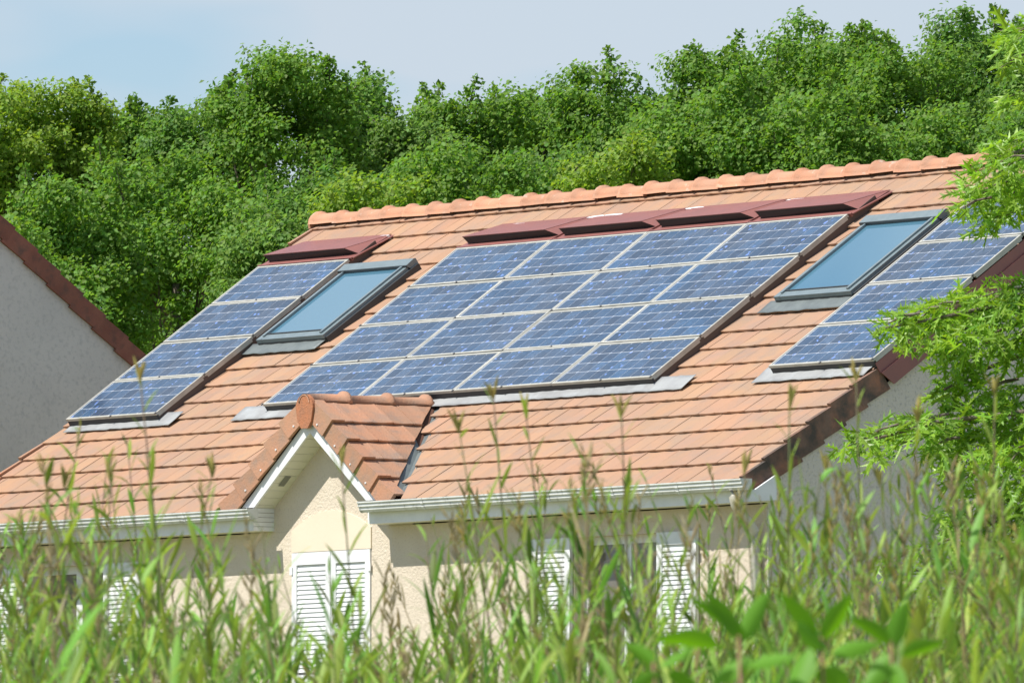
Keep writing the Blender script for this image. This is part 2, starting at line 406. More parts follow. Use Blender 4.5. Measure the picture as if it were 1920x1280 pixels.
# ------------------------------------------------------------------ eaves
def gutter(x0, x1):
    # ogee front profile, hollow, with the two bands the photo shows
    P = [(.045, -.025), (.045, -.100), (-.035, -.108), (-.052, -.085), (-.052, -.062), (-.066, -.055), (-.066, -.030), (-.078, -.024), (-.078, -.012), (-.062, -.012), (-.058, -.028), (-.045, -.090), (.035, -.092), (.035, -.025)]
    q = empty('gutter', ((x0+x1)/2, 0, -.06), house)
    MB().prism(P, x0, x1).build('channel', M_pvc, q)
    cap = [(.045, -.025), (.045, -.100), (-.035, -.110), (-.056, -.085), (-.056, -.060), (-.070, -.055), (-.070, -.030), (-.080, -.024), (-.080, -.010), (.045, -.010)]
    for a in (x0-.012, x1): MB().prism(cap, a, a+.012).build('end_cap', M_pvc, q)
    n = int((x1-x0)/.9)
    for i in range(1, n):
        MB().prism([(y-.004 if y < 0 else y, z-.004 if z < -.05 else z) for y, z in P], x0+i*(x1-x0)/n, x0+i*(x1-x0)/n+.035).build('bracket', M_pvc, q)
gutter(X0-.02, -7.235); gutter(-5.52, .075)
def eave(x0, x1, endr):
    MB().box((x0, .052, -.205), (x1, .075, -.04)).build('fascia', M_white, house)
    nb = 2
    for i in range(nb):
        a = .078 + i*(YW-.08)/nb; MB().box((x0, a, -.204), (x1, a+(YW-.08)/nb-.004, -.192)).build('soffit_board', M_soffit, house)
eave(X0, -7.33, 0); eave(-5.535, .035, 1)
b = MB(); b.poly([(.062, .052, -.205), (.062, .325, -.185), (.062, .325, .03), (.062, .10, -.10), (.062, .052, -.10)][:]); b.poly([(.036, .052, -.10), (.036, .10, -.10), (.036, .325, .03), (.036, .325, -.185), (.036, .052, -.205)])
for (p, q) in (((.052,-.205),(.325,-.185)), ((.325,-.185),(.325,.03)), ((.325,.03),(.10,-.10)), ((.10,-.10),(.052,-.10)), ((.052,-.10),(.052,-.205))):
    b.quad((.036, *p), (.036, *q), (.062, *q), (.062, *p))
b.build('eave_box_end', M_white, house)
# closed ends of the boxes beside the dormer, boarded
for i in range(5):
    z0 = -.204 + i*.041
    MB().box((-7.33, .055, z0), (-7.312, YW+.002, z0+.038)).build('box_end_board', M_white, dormer)
    MB().box((-5.553, .055, z0), (-5.537, YW+.002, z0+.038)).build('box_end_board', M_white, dormer)
# downpipe
b = MB(); P = [(-.10, -.01, -.10), (-.10, -.01, -.16), (-.10, .01, -.23), (-.10, .08, -.31), (-.10, .16, -.38), (-.10, .215, -.45), (-.10, .225, -.55), (-.10, .225, -1.6), (-.10, .225, GZ)]
b.tube(P, .043, 14); dp = b.build('downpipe', M_cream, house, True)
b = MB(); b.tube([(-.10, .225, -1.30), (-.10, .225, -1.26)], .05, 14); b.build('pipe_clip', M_cream, dp)

# ------------------------------------------------------------------ dormer details
def dz_at(x): return ZAD - abs(x-XCD)*TD
# roof slabs of the dormer
DM = {}
for s in (1, -1):
    # local: x = along y (into roof), y = up the slope, z = normal ; origin at foot
    up = Vector((-s*math.cos(DP), 0, math.sin(DP))); nr = Vector((s*math.sin(DP), 0, math.cos(DP))); al = up.cross(nr)
    DM[s] = Matrix.Translation((XCD, 0, ZAD)) @ Matrix(((al.x, up.x, nr.x), (al.y, up.y, nr.y), (al.z, up.z, nr.z))).to_4x4()
    b = MB()
    # slab in plan: triangle between front (y=.07) and the valley
    for dzz in (-.05, -.13):
        pass
    xe = XCD + s*1.36
    pts = [(XCD, .07), (xe, .07), (xe, max(.08, (ZAD-1.36*TD)/(SN/CS)+.02)), (XCD, YV-.03)]
    top = [(x, y, dz_at(x)-.055) for x, y in pts]; bot = [(x, y, dz_at(x)-.12) for x, y in pts]
    if s < 0: pass
    n = 4; b.v = top+bot; b.f = [(0,1,2,3), (7,6,5,4)] + [(i, 4+i, 4+(i+1) % 4, (i+1) % 4) for i in range(4)]
    b.build('dormer_roof_deck', M_under, dormer)
droof = dormer
def dtile(s):
    me0 = [tile_mesh('dormer_tile', M_tile_old, .215, GA+.05, 20+q) for q in range(2)]
    Mx = DM[s]
    for k in range(6):
        lo = .396/math.cos(DP) + k*.2925          # distance from the apex down to the lower edge
        for i in range(8):
            # along positions from the front edge into the roof
            a0 = .03 + (i-(k % 2)*.5)*.221
            # world position of lower-left corner
            o = Vector((XCD + s*lo*math.cos(DP), 0, ZAD - lo*math.sin(DP)))
            yy = a0 if s > 0 else a0+.221
            al = Mx.to_3x3().col[0]
            base = o + Vector((0, (a0 if al.y > 0 else a0+.218), 0))
            M = Matrix.Translation(base) @ Mx.to_3x3().to_4x4() @ Matrix.Translation((0, 0, -.034)) @ Matrix.Rotation(rnd.gauss(0, .008), 4, 'Y') @ Matrix.Rotation(rnd.gauss(0, .006), 4, 'Z')
            # extents vs valley
            cs = [(XCD + s*(lo-q)*math.cos(DP), y_) for q in (0, GA+.05) for y_ in (a0, a0+.22)]
            inside = [in_dormer(x, y, .02) for x, y in cs]
            if not any(inside): continue
            pl = []
            if not all(inside):
                c_, n_ = val_plane(s); pl.append((c_ + n_*.045, -n_))
            if a0 < .03: pl.append((Vector((0, .03, 0)), Vector((0, -1, 0))))
            me = me0[rnd.randrange(2)]
            if pl:
                Mi = M.inverted(); me = clip(me, [(Mi @ c_, Mi.to_3x3() @ n_) for c_, n_ in pl])
                if me is None: continue
            inst('tile', me, dormer, M)
dtile(1); dtile(-1)
# verge tiles on the front of the dormer: upright orange faces, stepped
for s in (1, -1):
    for k in range(5):
        lo = .396/math.cos(DP) + k*.2925; hi = lo - .2925 - .03
        if k == 0: hi = .08
        c, sn = math.cos(DP), math.sin(DP)
        def P(d, dn, y): return (XCD + s*(d*c) + s*dn*sn, y, ZAD - d*sn + dn*c)
        b = MB()
        tl_, bl_ = .012, -.190
        y0, y1 = .012 - .002*(k % 2), .036
        prof = [P(lo+.012, .016, 0), P(hi, -.030, 0), P(hi, -.198, 0), P(lo-.030, bl_, 0)]
        yy = (-.002, .020, .020, -.002)
        b.v = [(x, yy[q_], z) for q_, (x, _, z) in enumerate(prof)] + [(x, y1, z) for x, _, z in prof]
        b.f = [(0,1,2,3), (7,6,5,4), (0,4,5,1), (1,5,6,2), (2,6,7,3), (3,7,4,0)]
        # top flange over the tiles
        pr2 = [P(lo+.012, .016, 0), P(hi, -.030, 0), P(hi, -.050, 0), P(lo+.012, -.006, 0)]; n = 8
        b.v += [(x, y1, z) for x, _, z in pr2] + [(x, .14, z) for x, _, z in pr2]
        b.f += [tuple(n+i for i in f) for f in ((0,1,2,3), (7,6,5,4), (0,4,5,1), (1,5,6,2), (2,6,7,3), (3,7,4,0))]
        v_ = b.build('verge_tile', M_tile_old, dormer)
        q = P((lo+hi)/2+.05, -.15, 0)
        MB().tube([(q[0], y0-.014, q[2]), (q[0], y0+.006, q[2])], .009, 8).build('screw', M_white, v_)
# ridge of the dormer
dr = ridge_mesh('ridge_tile', M_tile_old, .43, .090, .95, 0, 1.34)
for i in range(3):
    M = Matrix.Translation((XCD, 1.36-.02-i*.42, .905)) @ Matrix.Rotation(-math.pi/2, 4, 'Z') @ Matrix.Rotation(.01, 4, 'Y')
    if i == 2: M = Matrix.Translation((XCD, .445, .905)) @ Matrix.Rotation(-math.pi/2, 4, 'Z')
    inst('ridge_tile', dr, dormer, M)
b = MB(); K = 14
pts = [(XCD+.132*math.cos(a), .862+.118*math.sin(a)) for a in [math.pi*j/K for j in range(K+1)]] + [(XCD-.105, .74), (XCD-.05, .675), (XCD+.05, .675), (XCD+.105, .74)]
n = len(pts); b.v = [(x, -.01, z) for x, z in pts] + [(x, .02, z) for x, z in pts]
b.f = [tuple(range(n))[::-1], tuple(range(n, 2*n))] + [(i, (i+1) % n, n+(i+1) % n, n+i) for i in range(n)]
b.build('ridge_end_disc', mat('orange_clay_disc', (.50, .20, .10), .85, .2, var=(.42, .19, .11), vscale=9, var2=(.25, .14, .09), v2scale=70, bump=.5, bscale=70), dormer)
# white barge boards
for s in (1, -1):
    b = MB(); zo, zi = .775, .640
    ft = 1.053
    P = [(XCD, zo), (XCD+s*ft, zo-ft*TD), (XCD+s*(ft-.19), zo-ft*TD), (XCD, zi)]
    y0, y1 = .050, .070
    b.v = [(x, y0, z) for x, z in P] + [(x, y1, z) for x, z in P]
    b.f = [(0,1,2,3), (7,6,5,4), (0,4,5,1), (1,5,6,2), (2,6,7,3), (3,7,4,0)]
    b.build('barge_board', M_white, dormer)
    # sloping soffit boards behind them
    nb = 11
    for i in range(nb):
        t0 = i/nb*(ft-.12); t1 = (i+1)/nb*(ft-.12) - .006
        z = lambda t: zi + .004 - t*TD
        q = MB(); PP = [(XCD+s*t0, z(t0)), (XCD+s*t1, z(t1)), (XCD+s*t1, z(t1)+.012), (XCD+s*t0, z(t0)+.012)]
        q.v = [(x, .072, zz) for x, zz in PP] + [(x, YW+.004, zz) for x, zz in PP]
        q.f = [(0,1,2,3), (7,6,5,4), (0,4,5,1), (1,5,6,2), (2,6,7,3), (3,7,4,0)]
        q.build('soffit_board', M_soffit, dormer)
q = MB(); t = .50; q.box((XCD-t-.11, .14, .0), (XCD-t+.0, .155, .004)); 
q.v = [(x, y + (0 if y < .15 else .045), zi - .003 - (XCD-x)*TD - (0 if z else .004)) for x, y, z in q.v]
q.build('soffit_vent', mat('vent_grey', (.22, .22, .19), .7), dormer)
# valley gutters
for s in (1, -1):
    c_, n_ = val_plane(s); d = Vector((s*ZAD/TD, -YV, 0)); b = MB()
    rows = []
    for t in (0.0, .5, .93):
        p = Vector((XCD, YV, ZAD)) + Vector((d.x*t, d.y*t, -ZAD*t))
        a = n_*.07; rows.append([p + a + Vector((0,0,.012)) , p + Vector((0,0,-.02)), p - a*1.0 + Vector((0,0,.012))])
        for q_ in rows[-1]: pass
    for r_ in rows:
        r_[0].z = dz_at(r_[0].x) - .04; r_[2].z = r_[2].y*SN/CS - .03; r_[1].z -= .03
    for r0, r1 in zip(rows, rows[1:]):
        b.quad(r0[0], r0[1], r1[1], r1[0]); b.quad(r0[1], r0[2], r1[2], r1[1])
    b.build('valley_flashing', M_slate, dormer)
# smooth arched panel above the closed shutters
b = MB(); pts = [(-7.025, -.405), (-5.805, -.405), (-5.805, -.215)]
for j in range(1, 12):
    a = j/12; pts.append((-5.805 - 1.22*a, -.215 + .165*(1-(2*a-1)**2)))
pts.append((-7.025, -.215)); n = len(pts)
b.v = [(x, YW-.012, z) for x, z in pts] + [(x, YW+.0005, z) for x, z in pts]
b.f = [tuple(range(n)), tuple(range(2*n-1, n-1, -1))] + [(i, n+i, n+(i+1) % n, (i+1) % n) for i in range(n)]
b.build('arched_panel', M_smooth, dormer)

# ------------------------------------------------------------------ shutters and windows
slat_cache = {}
def shutter(x0, x1, y, ztop=ZH, zbot=-2.55, hinge=0):
    W_ = x1-x0; e = empty('shutter', ((x0+x1)/2, y, zbot), house)
    b = MB(); bw = .075
    b.box((x0, y-.035, zbot), (x0+bw, y, ztop)); b.box((x1-bw, y-.035, zbot), (x1, y, ztop))
    for z0, z1 in ((ztop-.11, ztop), (zbot, zbot+.12), (-1.62, -1.50)):
        b.box((x0+bw, y-.034, z0), (x1-bw, y-.001, z1))
    b.build('frame', M_white, e)
    key = round(W_, 3)
    if key not in slat_cache:
        s = MB(); s.box((0, -.027, -.003), (W_-2*bw, .027, .004), Matrix.Rotation(R_(74), 4, 'X')); slat_cache[key] = s.mesh('slat', M_white)
    z = ztop-.14
    while z > zbot+.14:
        if not (-1.65 < z < -1.47): inst('slat', slat_cache[key], e, Matrix.Translation((x0+bw, y-.017, z)))
        z -= .041
    MB().box((x0+bw, y-.003, zbot+.1), (x1-bw, y+.002, ztop-.1)).build('backing', mat_dark, e)
    hx = x0 if hinge < 0 else x1
    for zz in (ztop-.16, zbot+.3):
        MB().box((hx-.02, y-.045, zz-.035), (hx+.02, y-.036, zz+.035)).build('hinge', M_white, e)
    return e
mat_dark = mat('shutter_shadow_gap', (.30, .30, .30), .8)
tag(shutter(-7.018, -6.420, YW+.02, hinge=-1), 'left leaf of the closed white shutters under the dormer')
tag(shutter(-6.414, -5.815, YW+.02, hinge=1), 'right leaf of the closed white shutters under the dormer')
shutter(-11.78, -11.20, YW-.01); shutter(-9.96, -9.37, YW-.01); shutter(-3.36, -2.79, YW-.01); shutter(-1.53, -.97, YW-.01)
for a, b_ in ((-11.19, -9.97), (-2.78, -1.54)):
    e = empty('window', ((a+b_)/2, YW+.15, ZB), house)
    m_ = MB(); y0, y1 = YW+.12, YW+.18; mid = (a+b_)/2
    for x0, x1 in ((a, a+.07), (mid-.05, mid+.05), (b_-.07, b_)): m_.box((x0, y0, ZB), (x1, y1, ZH))
    for z0, z1 in ((ZH-.07, ZH), (ZB, ZB+.1), (-1.75, -1.70)):
        m_.box((a+.07, y0+.002, z0), (mid-.05, y1-.002, z1)); m_.box((mid+.05, y0+.002, z0), (b_-.07, y1-.002, z1))
    m_.build('frame', M_white, e)
    for x0, x1 in ((a+.06, mid-.04), (mid+.04, b_-.06)): MB().box((x0, y0+.02, ZB+.05), (x1, y0+.03, ZH-.05)).build('pane', M_winglass, e)
for a, b_ in ((-11.19, -9.97), (-2.78, -1.54)):
    MB().box((a-.05, YW+.21, ZB), (b_+.05, YW+.22, ZH)).build('curtain', M_cream, house)
b = MB(); b.box((XL+.1, YW+T+.01, GZ), (XR_-.1, YW+T+.03, -.25)); b.build('inner_wall', M_under, house)

# ------------------------------------------------------------------ flashings, vent hoods, side strips round the arrays
def wavy(name, u0, u1, v0, v1, m_, skew=.0, l0=.006, amp=.0018):
    b = MB(); nx = max(6, int((u1-u0)/.055)); ny = 4; r = random.Random(int(u0*100))
    for j in range(ny+1):
        for i in range(nx+1):
            t = j/ny; u = u0 + (u1-u0)*i/nx + skew*t; v = v0 + (v1-v0)*t + (math.sin(u*17)*.5+r.uniform(-1, 1)*.5)*.005*(1 if j == 0 else 0)
            b.v.append(tuple(RM @ Vector((u, v, l0 + amp*math.sin(u*2*math.pi/.22) + r.uniform(-.002, .002) + .012*t))))
    for j in range(ny):
        for i in range(nx): b.f.append((j*(nx+1)+i, j*(nx+1)+i+1, (j+1)*(nx+1)+i+1, (j+1)*(nx+1)+i))
    o = b.build(name, m_, house, True); md = o.modifiers.new('thick', 'SOLIDIFY'); md.thickness = .003; return o
wavy('lead_apron', -12.19, -10.46, 1.585, 1.80, M_lead)
wavy('lead_apron', -9.47, -2.60, 1.585, 1.80, M_lead)
wavy('lead_apron', -1.61, -.02, 1.605, 1.84, M_lead)
def hoods(u0, n, vt, side_r=True):
    e = empty('roof_vent', RM @ Vector((u0+n*PW/2, vt+.2, .05)), house)
    V1 = 17*GA + .03
    for i in range(n):
        a, c = u0+i*PW+(.0 if i else -.02), u0+(i+1)*PW - .008 + (.03 if i == n-1 else 0)
        BL = lambda v: .078 - (v-vt)/(V1-vt)*.083
        MB().prism([(vt+.008, BL(vt)-.01), (V1, BL(V1)-.01), (V1, BL(V1)), (vt+.008, BL(vt))], a, c, RM).build('base_sheet', M_red, e)
        MB().box((a, vt+.002, .055), (c, vt+.020, .088), RM).build('front_lip', M_red, e)
        if i: MB().prism([(vt+.02, BL(vt)+.001), (V1, BL(V1)+.001), (V1, BL(V1)+.012), (vt+.02, BL(vt)+.013)], a-.018, a-.004, RM).build('seam_strip', M_red, e)
        # hood: wedge, open to the eave side; right flank slopes outwards
        f, bk = vt+.095, V1
        hl, hr = a+.055, c-.16; h = .150
        T_ = [(hl-.012, f-.004, h), (hr, f-.004, h), (c-.045, bk, .008), (hl+.02, bk, .008)]
        q = MB(); q.poly([RM @ Vector(p) for p in T_]); q.poly([RM @ Vector((x, y, l-.008)) for x, y, l in T_][::-1])
        for p, r2 in zip(T_, T_[1:]+T_[:1]): q.quad(*[RM @ Vector(z) for z in ((p[0], p[1], p[2]-.008), (r2[0], r2[1], r2[2]-.008), r2, p)])
        # flanks
        q.poly([RM @ Vector(p) for p in ((hr, f-.004, h-.004), (c-.03, f+.03, .056), (c-.045, bk, .004))]); q.poly([RM @ Vector(p) for p in ((hl-.008, f-.004, h-.004), (hl+.015, bk, .004), (hl-.004, f+.02, .056))])
        q.build('hood', M_red, e)
        q = MB(); q.poly([RM @ Vector(p) for p in ((hl+.02, f+.004, .058), (c-.035, f+.028, .056), (hr, f+.002, h-.01), (hl-.004, f+.002, h-.01))]); q.build('opening_shade', M_black, e)  # black sheet painted as the shade inside the hood mouth
    return e
hm = hoods(ARR['middle'][0], 4, ARR['middle'][2]+4*PH); tag(hm, 'row of four maroon metal vent hoods above the wide array')
tag(hoods(ARR['left'][0], 1, ARR['left'][2]+4*PH), 'single maroon metal vent hood above the left column of panels')
tag(hoods(ARR['right'][0], 1, ARR['right'][2]+4*PH), 'maroon metal vent hood above the right column of panels')
for (u, v, s_) in ((-7.42, 4.845, .11), (-8.65, 4.84, .06), (-7.2, 4.85, .10), (-5.95, 4.845, .09), (-5.3, 4.83, .06), (-4.45, 4.84, .08), (-10.78, 4.84, .05)):
    b = MB(); r = random.Random(int(u*10)); K = 9
    ring = [(u + s_*1.9*math.cos(t)*r.uniform(.6, 1), v + s_*.20*math.sin(t)*r.uniform(.5, 1)) for t in [2*math.pi*j/K for j in range(K)]]
    b.poly([RM @ Vector((x, y, .022)) for x, y in ring]); n = len(b.v); 
    for j in range(K):
        p, q = ring[j], ring[(j+1) % K]; b.quad(*[RM @ Vector(z) for z in ((p[0], p[1], .022), (q[0], q[1], .022), (q[0], q[1], -.03), (p[0], p[1], -.03))])
    b.build('sealant_patch', M_seal, hm)
# shade-darkened side strips; black strip as painted shade under the lowest row
for nme, (u0, n, v0) in ARR.items():
    u1 = u0+n*PW; vt = v0+4*PH
    MB().box((u0+.012, v0+.02, -.03), (u0+.02, vt+.35, LIFT-.024), RM).build('side_flashing', M_sidef, house)
    if nme != 'right': MB().box((u1-.02, v0+.02, -.03), (u1-.012, vt+.35, LIFT-.024), RM).build('side_flashing', M_sidef, house)
    MB().box((u0+.012, v0+.006, -.01), (u1-.012, v0+.02, LIFT-.024), RM).build('front_gap_shade', M_black, house)
u1 = ARR['right'][0]+PW; v0 = ARR['right'][2]
VE = v0+4*PH+.30
MB().box((u1-.016, v0+.01, -.060), (u1-.006, VE, LIFT-.051), RM).build('verge_flashing', M_red, house)
MB().prism([(v0+.01, -.063), (VE, -.063), (VE, -.215), (v0+.07, -.215)], .042, .052, RM).build('verge_flashing', M_red, house)
MB().box((u1-.014, v0+.012, -.066), (.0415, VE, -.061), RM).build('verge_flashing', M_red, house)

# ------------------------------------------------------------------ skylights
SM = RM @ Matrix.Translation((0, 0, -.028))
def skylight(u0, u1, v0, v1, label):
    e = tag(empty('skylight', SM @ Vector(((u0+u1)/2, v0, 0)), house), label)
    B = lambda a, b, nm, m_: MB().box(a, b, SM).build(nm, m_, e)
    fw = .075
    B((u0, v0, -.02), (u1, v1-.004, .060), 'casing', M_skyd)
    B((u0, v0, .062), (u0+fw, v1-.12, .100), 'frame_rail', M_skyf); B((u1-fw, v0, .062), (u1, v1-.12, .100), 'frame_rail', M_skyf)
    B((u0+fw+.002, v0+.002, .062), (u1-fw-.002, v0+.085, .098), 'frame_rail', M_skyf)
    B((u0+.055, v0+.05, .101), (u0+.078, v1-.12, .112), 'glazing_bar', M_skyf); B((u1-.082, v0+.03, .101), (u1-.05, v1-.12, .118), 'glazing_bar', M_skyf)
    B((u0+.079, v0+.088, .080), (u1-.083, v0+.100, .106), 'glazing_bar', M_skyd)
    B((u0+.07, v0+.086, .064), (u1-.07, v1-.10, .088), 'glass', M_glass)
    b = MB(); b.prism([(v1-.125, .100), (v1-.125, .122), (v1-.02, .130), (v1, .120), (v1, .0), (v1-.03, .0)], u0-.02, u1+.012, SM); b.build('top_hood', M_skyf, e)
    B((u0-.015, v1-.133, .096), (u1+.01, v1-.127, .118), 'hood_edge', M_skyd)
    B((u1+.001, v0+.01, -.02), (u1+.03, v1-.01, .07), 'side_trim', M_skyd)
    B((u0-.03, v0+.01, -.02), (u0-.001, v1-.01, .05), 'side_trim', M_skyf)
    return e
skylight(-10.600, -9.528, 2.940, 4.220, 'tilted roof skylight right of the left column of panels')
skylight(-2.728, -1.622, 2.980, 4.290, 'tilted roof skylight between the wide array and the right column')
wavy('skylight_apron', -10.76, -9.56, 2.80, 2.965, M_slate, skew=.03)
wavy('skylight_apron', -2.86, -1.58, 2.83, 3.005, M_slate, skew=.03)

# ------------------------------------------------------------------ solar panels (24 things)
cw, ch = (PW-.075)/9, (PH-.065)/4
cm = MB(); c8 = .007
x0, y0, x1, y1 = .0036, .0042, cw-.0036, ch-.0042
cm.v = [(x, y, z) for z in (0, .0012) for x, y in ((x0+c8, y0), (x1-c8, y0), (x1, y0+c8), (x1, y1-c8), (x1-c8, y1), (x0+c8, y1), (x0, y1-c8), (x0, y0+c8))]
cm.f = [tuple(range(8, 16))] + [(i, (i+1) % 8, 8+(i+1) % 8, 8+i) for i in range(8)]
cell_me = cm.mesh('cell', M_cell)
fm = MB(); a = .022
fm.box((0, 0, -.022), (PW-.006, a, .003)); fm.box((0, PH-.014-a, -.022), (PW-.006, PH-.014, .003)); fm.box((0, a, -.042), (a, PH-.014-a, .003)); fm.box((PW-.006-a, a, -.042), (PW-.006, PH-.014-a, .003))
frame_me = fm.mesh('frame', M_frame)
bm_ = MB().box((a, a, -.012), (PW-.006-a, PH-.014-a, -.0035)); back_me = bm_.mesh('backsheet', M_back)
rowname = ['bottom', 'second from bottom', 'second from top', 'top']
colname = ['leftmost', 'second', 'third', 'rightmost']
def panel_label(arr, i, j):
    if arr == 'middle': return f'blue solar panel, {colname[i]} in the {rowname[j]} row of the wide array'.replace('second in the', 'second from left in the').replace('third in the', 'third from left in the')
    side = 'left column' if arr == 'left' else 'right column'
    return f'blue solar panel, {rowname[j]} of four in the single {side}'
rail = MB().box((0, -.010, -.03), (PW, .010, .010)).mesh('rail', M_frame)
clip_me = MB().box((-.008, -.012, 0), (.008, .012, .010)).mesh('clamp', mat('grey_clamp', (.12, .12, .12), .5))
for arr, (u0, n, v0) in ARR.items():
    for i in range(n):
        for j in range(4):
            base = RM @ Vector((u0+i*PW+.003, v0+j*PH+.004, LIFT))
            M = Matrix.Translation(base) @ RM @ Matrix.Rotation(rnd.gauss(0, .0016), 4, 'X') @ Matrix.Rotation(rnd.gauss(0, .0016), 4, 'Y')
            e = bpy.data.objects.new('solar_panel', None); e.empty_display_size = .2; l_, r_, s_ = M.decompose(); e.location = l_; e.rotation_euler = r_.to_euler(); link(e)
            tag(e, panel_label(arr, i, j), 'solar panel', 'solar panels set into the tiled roof')
            inst('frame', frame_me, e, M); inst('backsheet', back_me, e, M)
            for cx in range(9):
                for cy_ in range(4):
                    inst('cell', cell_me, e, M @ Matrix.Translation((.0345+cx*cw, .0285+cy_*ch, -.0033)))
            for cx in ((.74, 1.474) if i == n-1 else (0.0, .74)):
                inst('clamp', clip_me, e, M @ Matrix.Translation((cx, -.004, .0)))

# ------------------------------------------------------------------ the neighbouring house at the left
def hitx(px, py, X):
    v = FW + RT*((px-960)/FPX) - UP*((py-640)/FPX); t = (X-CAM.x)/v.x; return CAM + v*t
XN = -15.0
pa, pb = hitx(0, 404, XN), hitx(265, 660, XN)
th = math.atan2(pa.z-pb.z, pb.y-pa.y)
yr = pa.y - 1.6; zr = pa.z + 1.6*math.tan(th)           # ridge, off the picture's left edge
ye = pb.y + 2.2; ze = pb.z - 2.2*math.tan(th)
n2 = tag(empty('neighbour_house', (XN-4, yr, GZ)), 'neighbouring house with plain grey gable wall and red-brown verge tiles at left edge', 'house')
b = MB(); yf = 2*yr-ye
P = [(yf+.4, GZ-.3), (ye-.4, GZ-.3), (ye-.4, ze+.4*math.tan(th)-.2), (yr, zr-.2), (yf+.4, ze+.4*math.tan(th)-.2)]
b.prism(P, XN-9, XN-.03); b.build('walls', M_gable2, n2)
b = MB(); b.prism([(yf, ze-.02), (yr, zr-.02), (ye, ze-.02), (ye, ze-.16), (yr, zr-.16), (yf, ze-.16)], XN-9.2, XN-.034); nr_ = b.build('roof', M_verge_red, n2)
LN = math.hypot(ye-yr, zr-ze); c, s_ = math.cos(th), math.sin(th)
vg = .330; k = 0
vm = MB(); vm.box((-.02, 0, -.165), (.012, vg+.05, .012)); vm.box((-.25, 0, -.01), (-.021, vg+.05, .012)); vm.v = [(x, y, z+.035-y*.07) for x, y, z in vm.v]; vme = vm.mesh('verge_tile', M_verge_red)
for side in (1, -1):
    k = 0
    while k*vg < LN-.05:
        A = Matrix(((1,0,0),(0,-side*c,side*s_),(0,s_,c))).to_4x4()
        if side < 0: A = Matrix(((1,0,0),(0,c,-s_),(0,s_,c))).to_4x4()
        o = Vector((XN, ye if side > 0 else yf, ze)) + A.to_3x3() @ Vector((0, k*vg, -.03))
        inst('verge_tile', vme, nr_, Matrix.Translation(o) @ A); k += 1

# ------------------------------------------------------------------ vegetation
rng = np.random.default_rng(5)
def leaves_mesh(name, P, N, size, m_, aspect=.72, fold=.25):
    """P, N: (n,3) positions and normals; 6-point folded leaves"""
    n = len(P); t = rng.normal(size=(n, 3)); t -= (t*N).sum(1, keepdims=True)*N; t /= np.linalg.norm(t, axis=1, keepdims=True)+1e-9
    s = np.cross(N, t); L_ = size*rng.uniform(.7, 1.25, (n, 1)); W_ = L_*aspect*rng.uniform(.8, 1.2, (n, 1))*.5
    up = N*fold*W_
    V = np.stack([P, P+t*L_*.55+s*W_+up, P+t*L_-N*L_*.12, P+t*L_*.5-s*W_+up], 1).reshape(-1, 3)
    idx = (np.arange(n)*4)[:, None]
    F = np.concatenate([idx+np.array([0, 1, 2]), idx+np.array([0, 2, 3])], 1).reshape(-1)
    me = bpy.data.meshes.new(name); me.vertices.add(len(V)); me.vertices.foreach_set('co', V.astype(np.float32).ravel())
    me.loops.add(len(F)); me.loops.foreach_set('vertex_index', F.astype(np.int32)); nf = len(F)//3
    me.polygons.add(nf); me.polygons.foreach_set('loop_start', (np.arange(nf)*3).astype(np.int32)); me.polygons.foreach_set('loop_total', np.full(nf, 3, np.int32))
    me.materials.append(m_); me.update(calc_edges=True); me.validate(); return me
LM = {'mid': leafm('leaf_mid', (.152, .285, .042)), 'deep': leafm('leaf_deep', (.130, .255, .044)), 'lime': leafm('leaf_lime', (.215, .335, .045)), 'blue': leafm('leaf_bluish', (.165, .290, .058))}
def unit(v): return v/(np.linalg.norm(v, axis=1, keepdims=True)+1e-9)
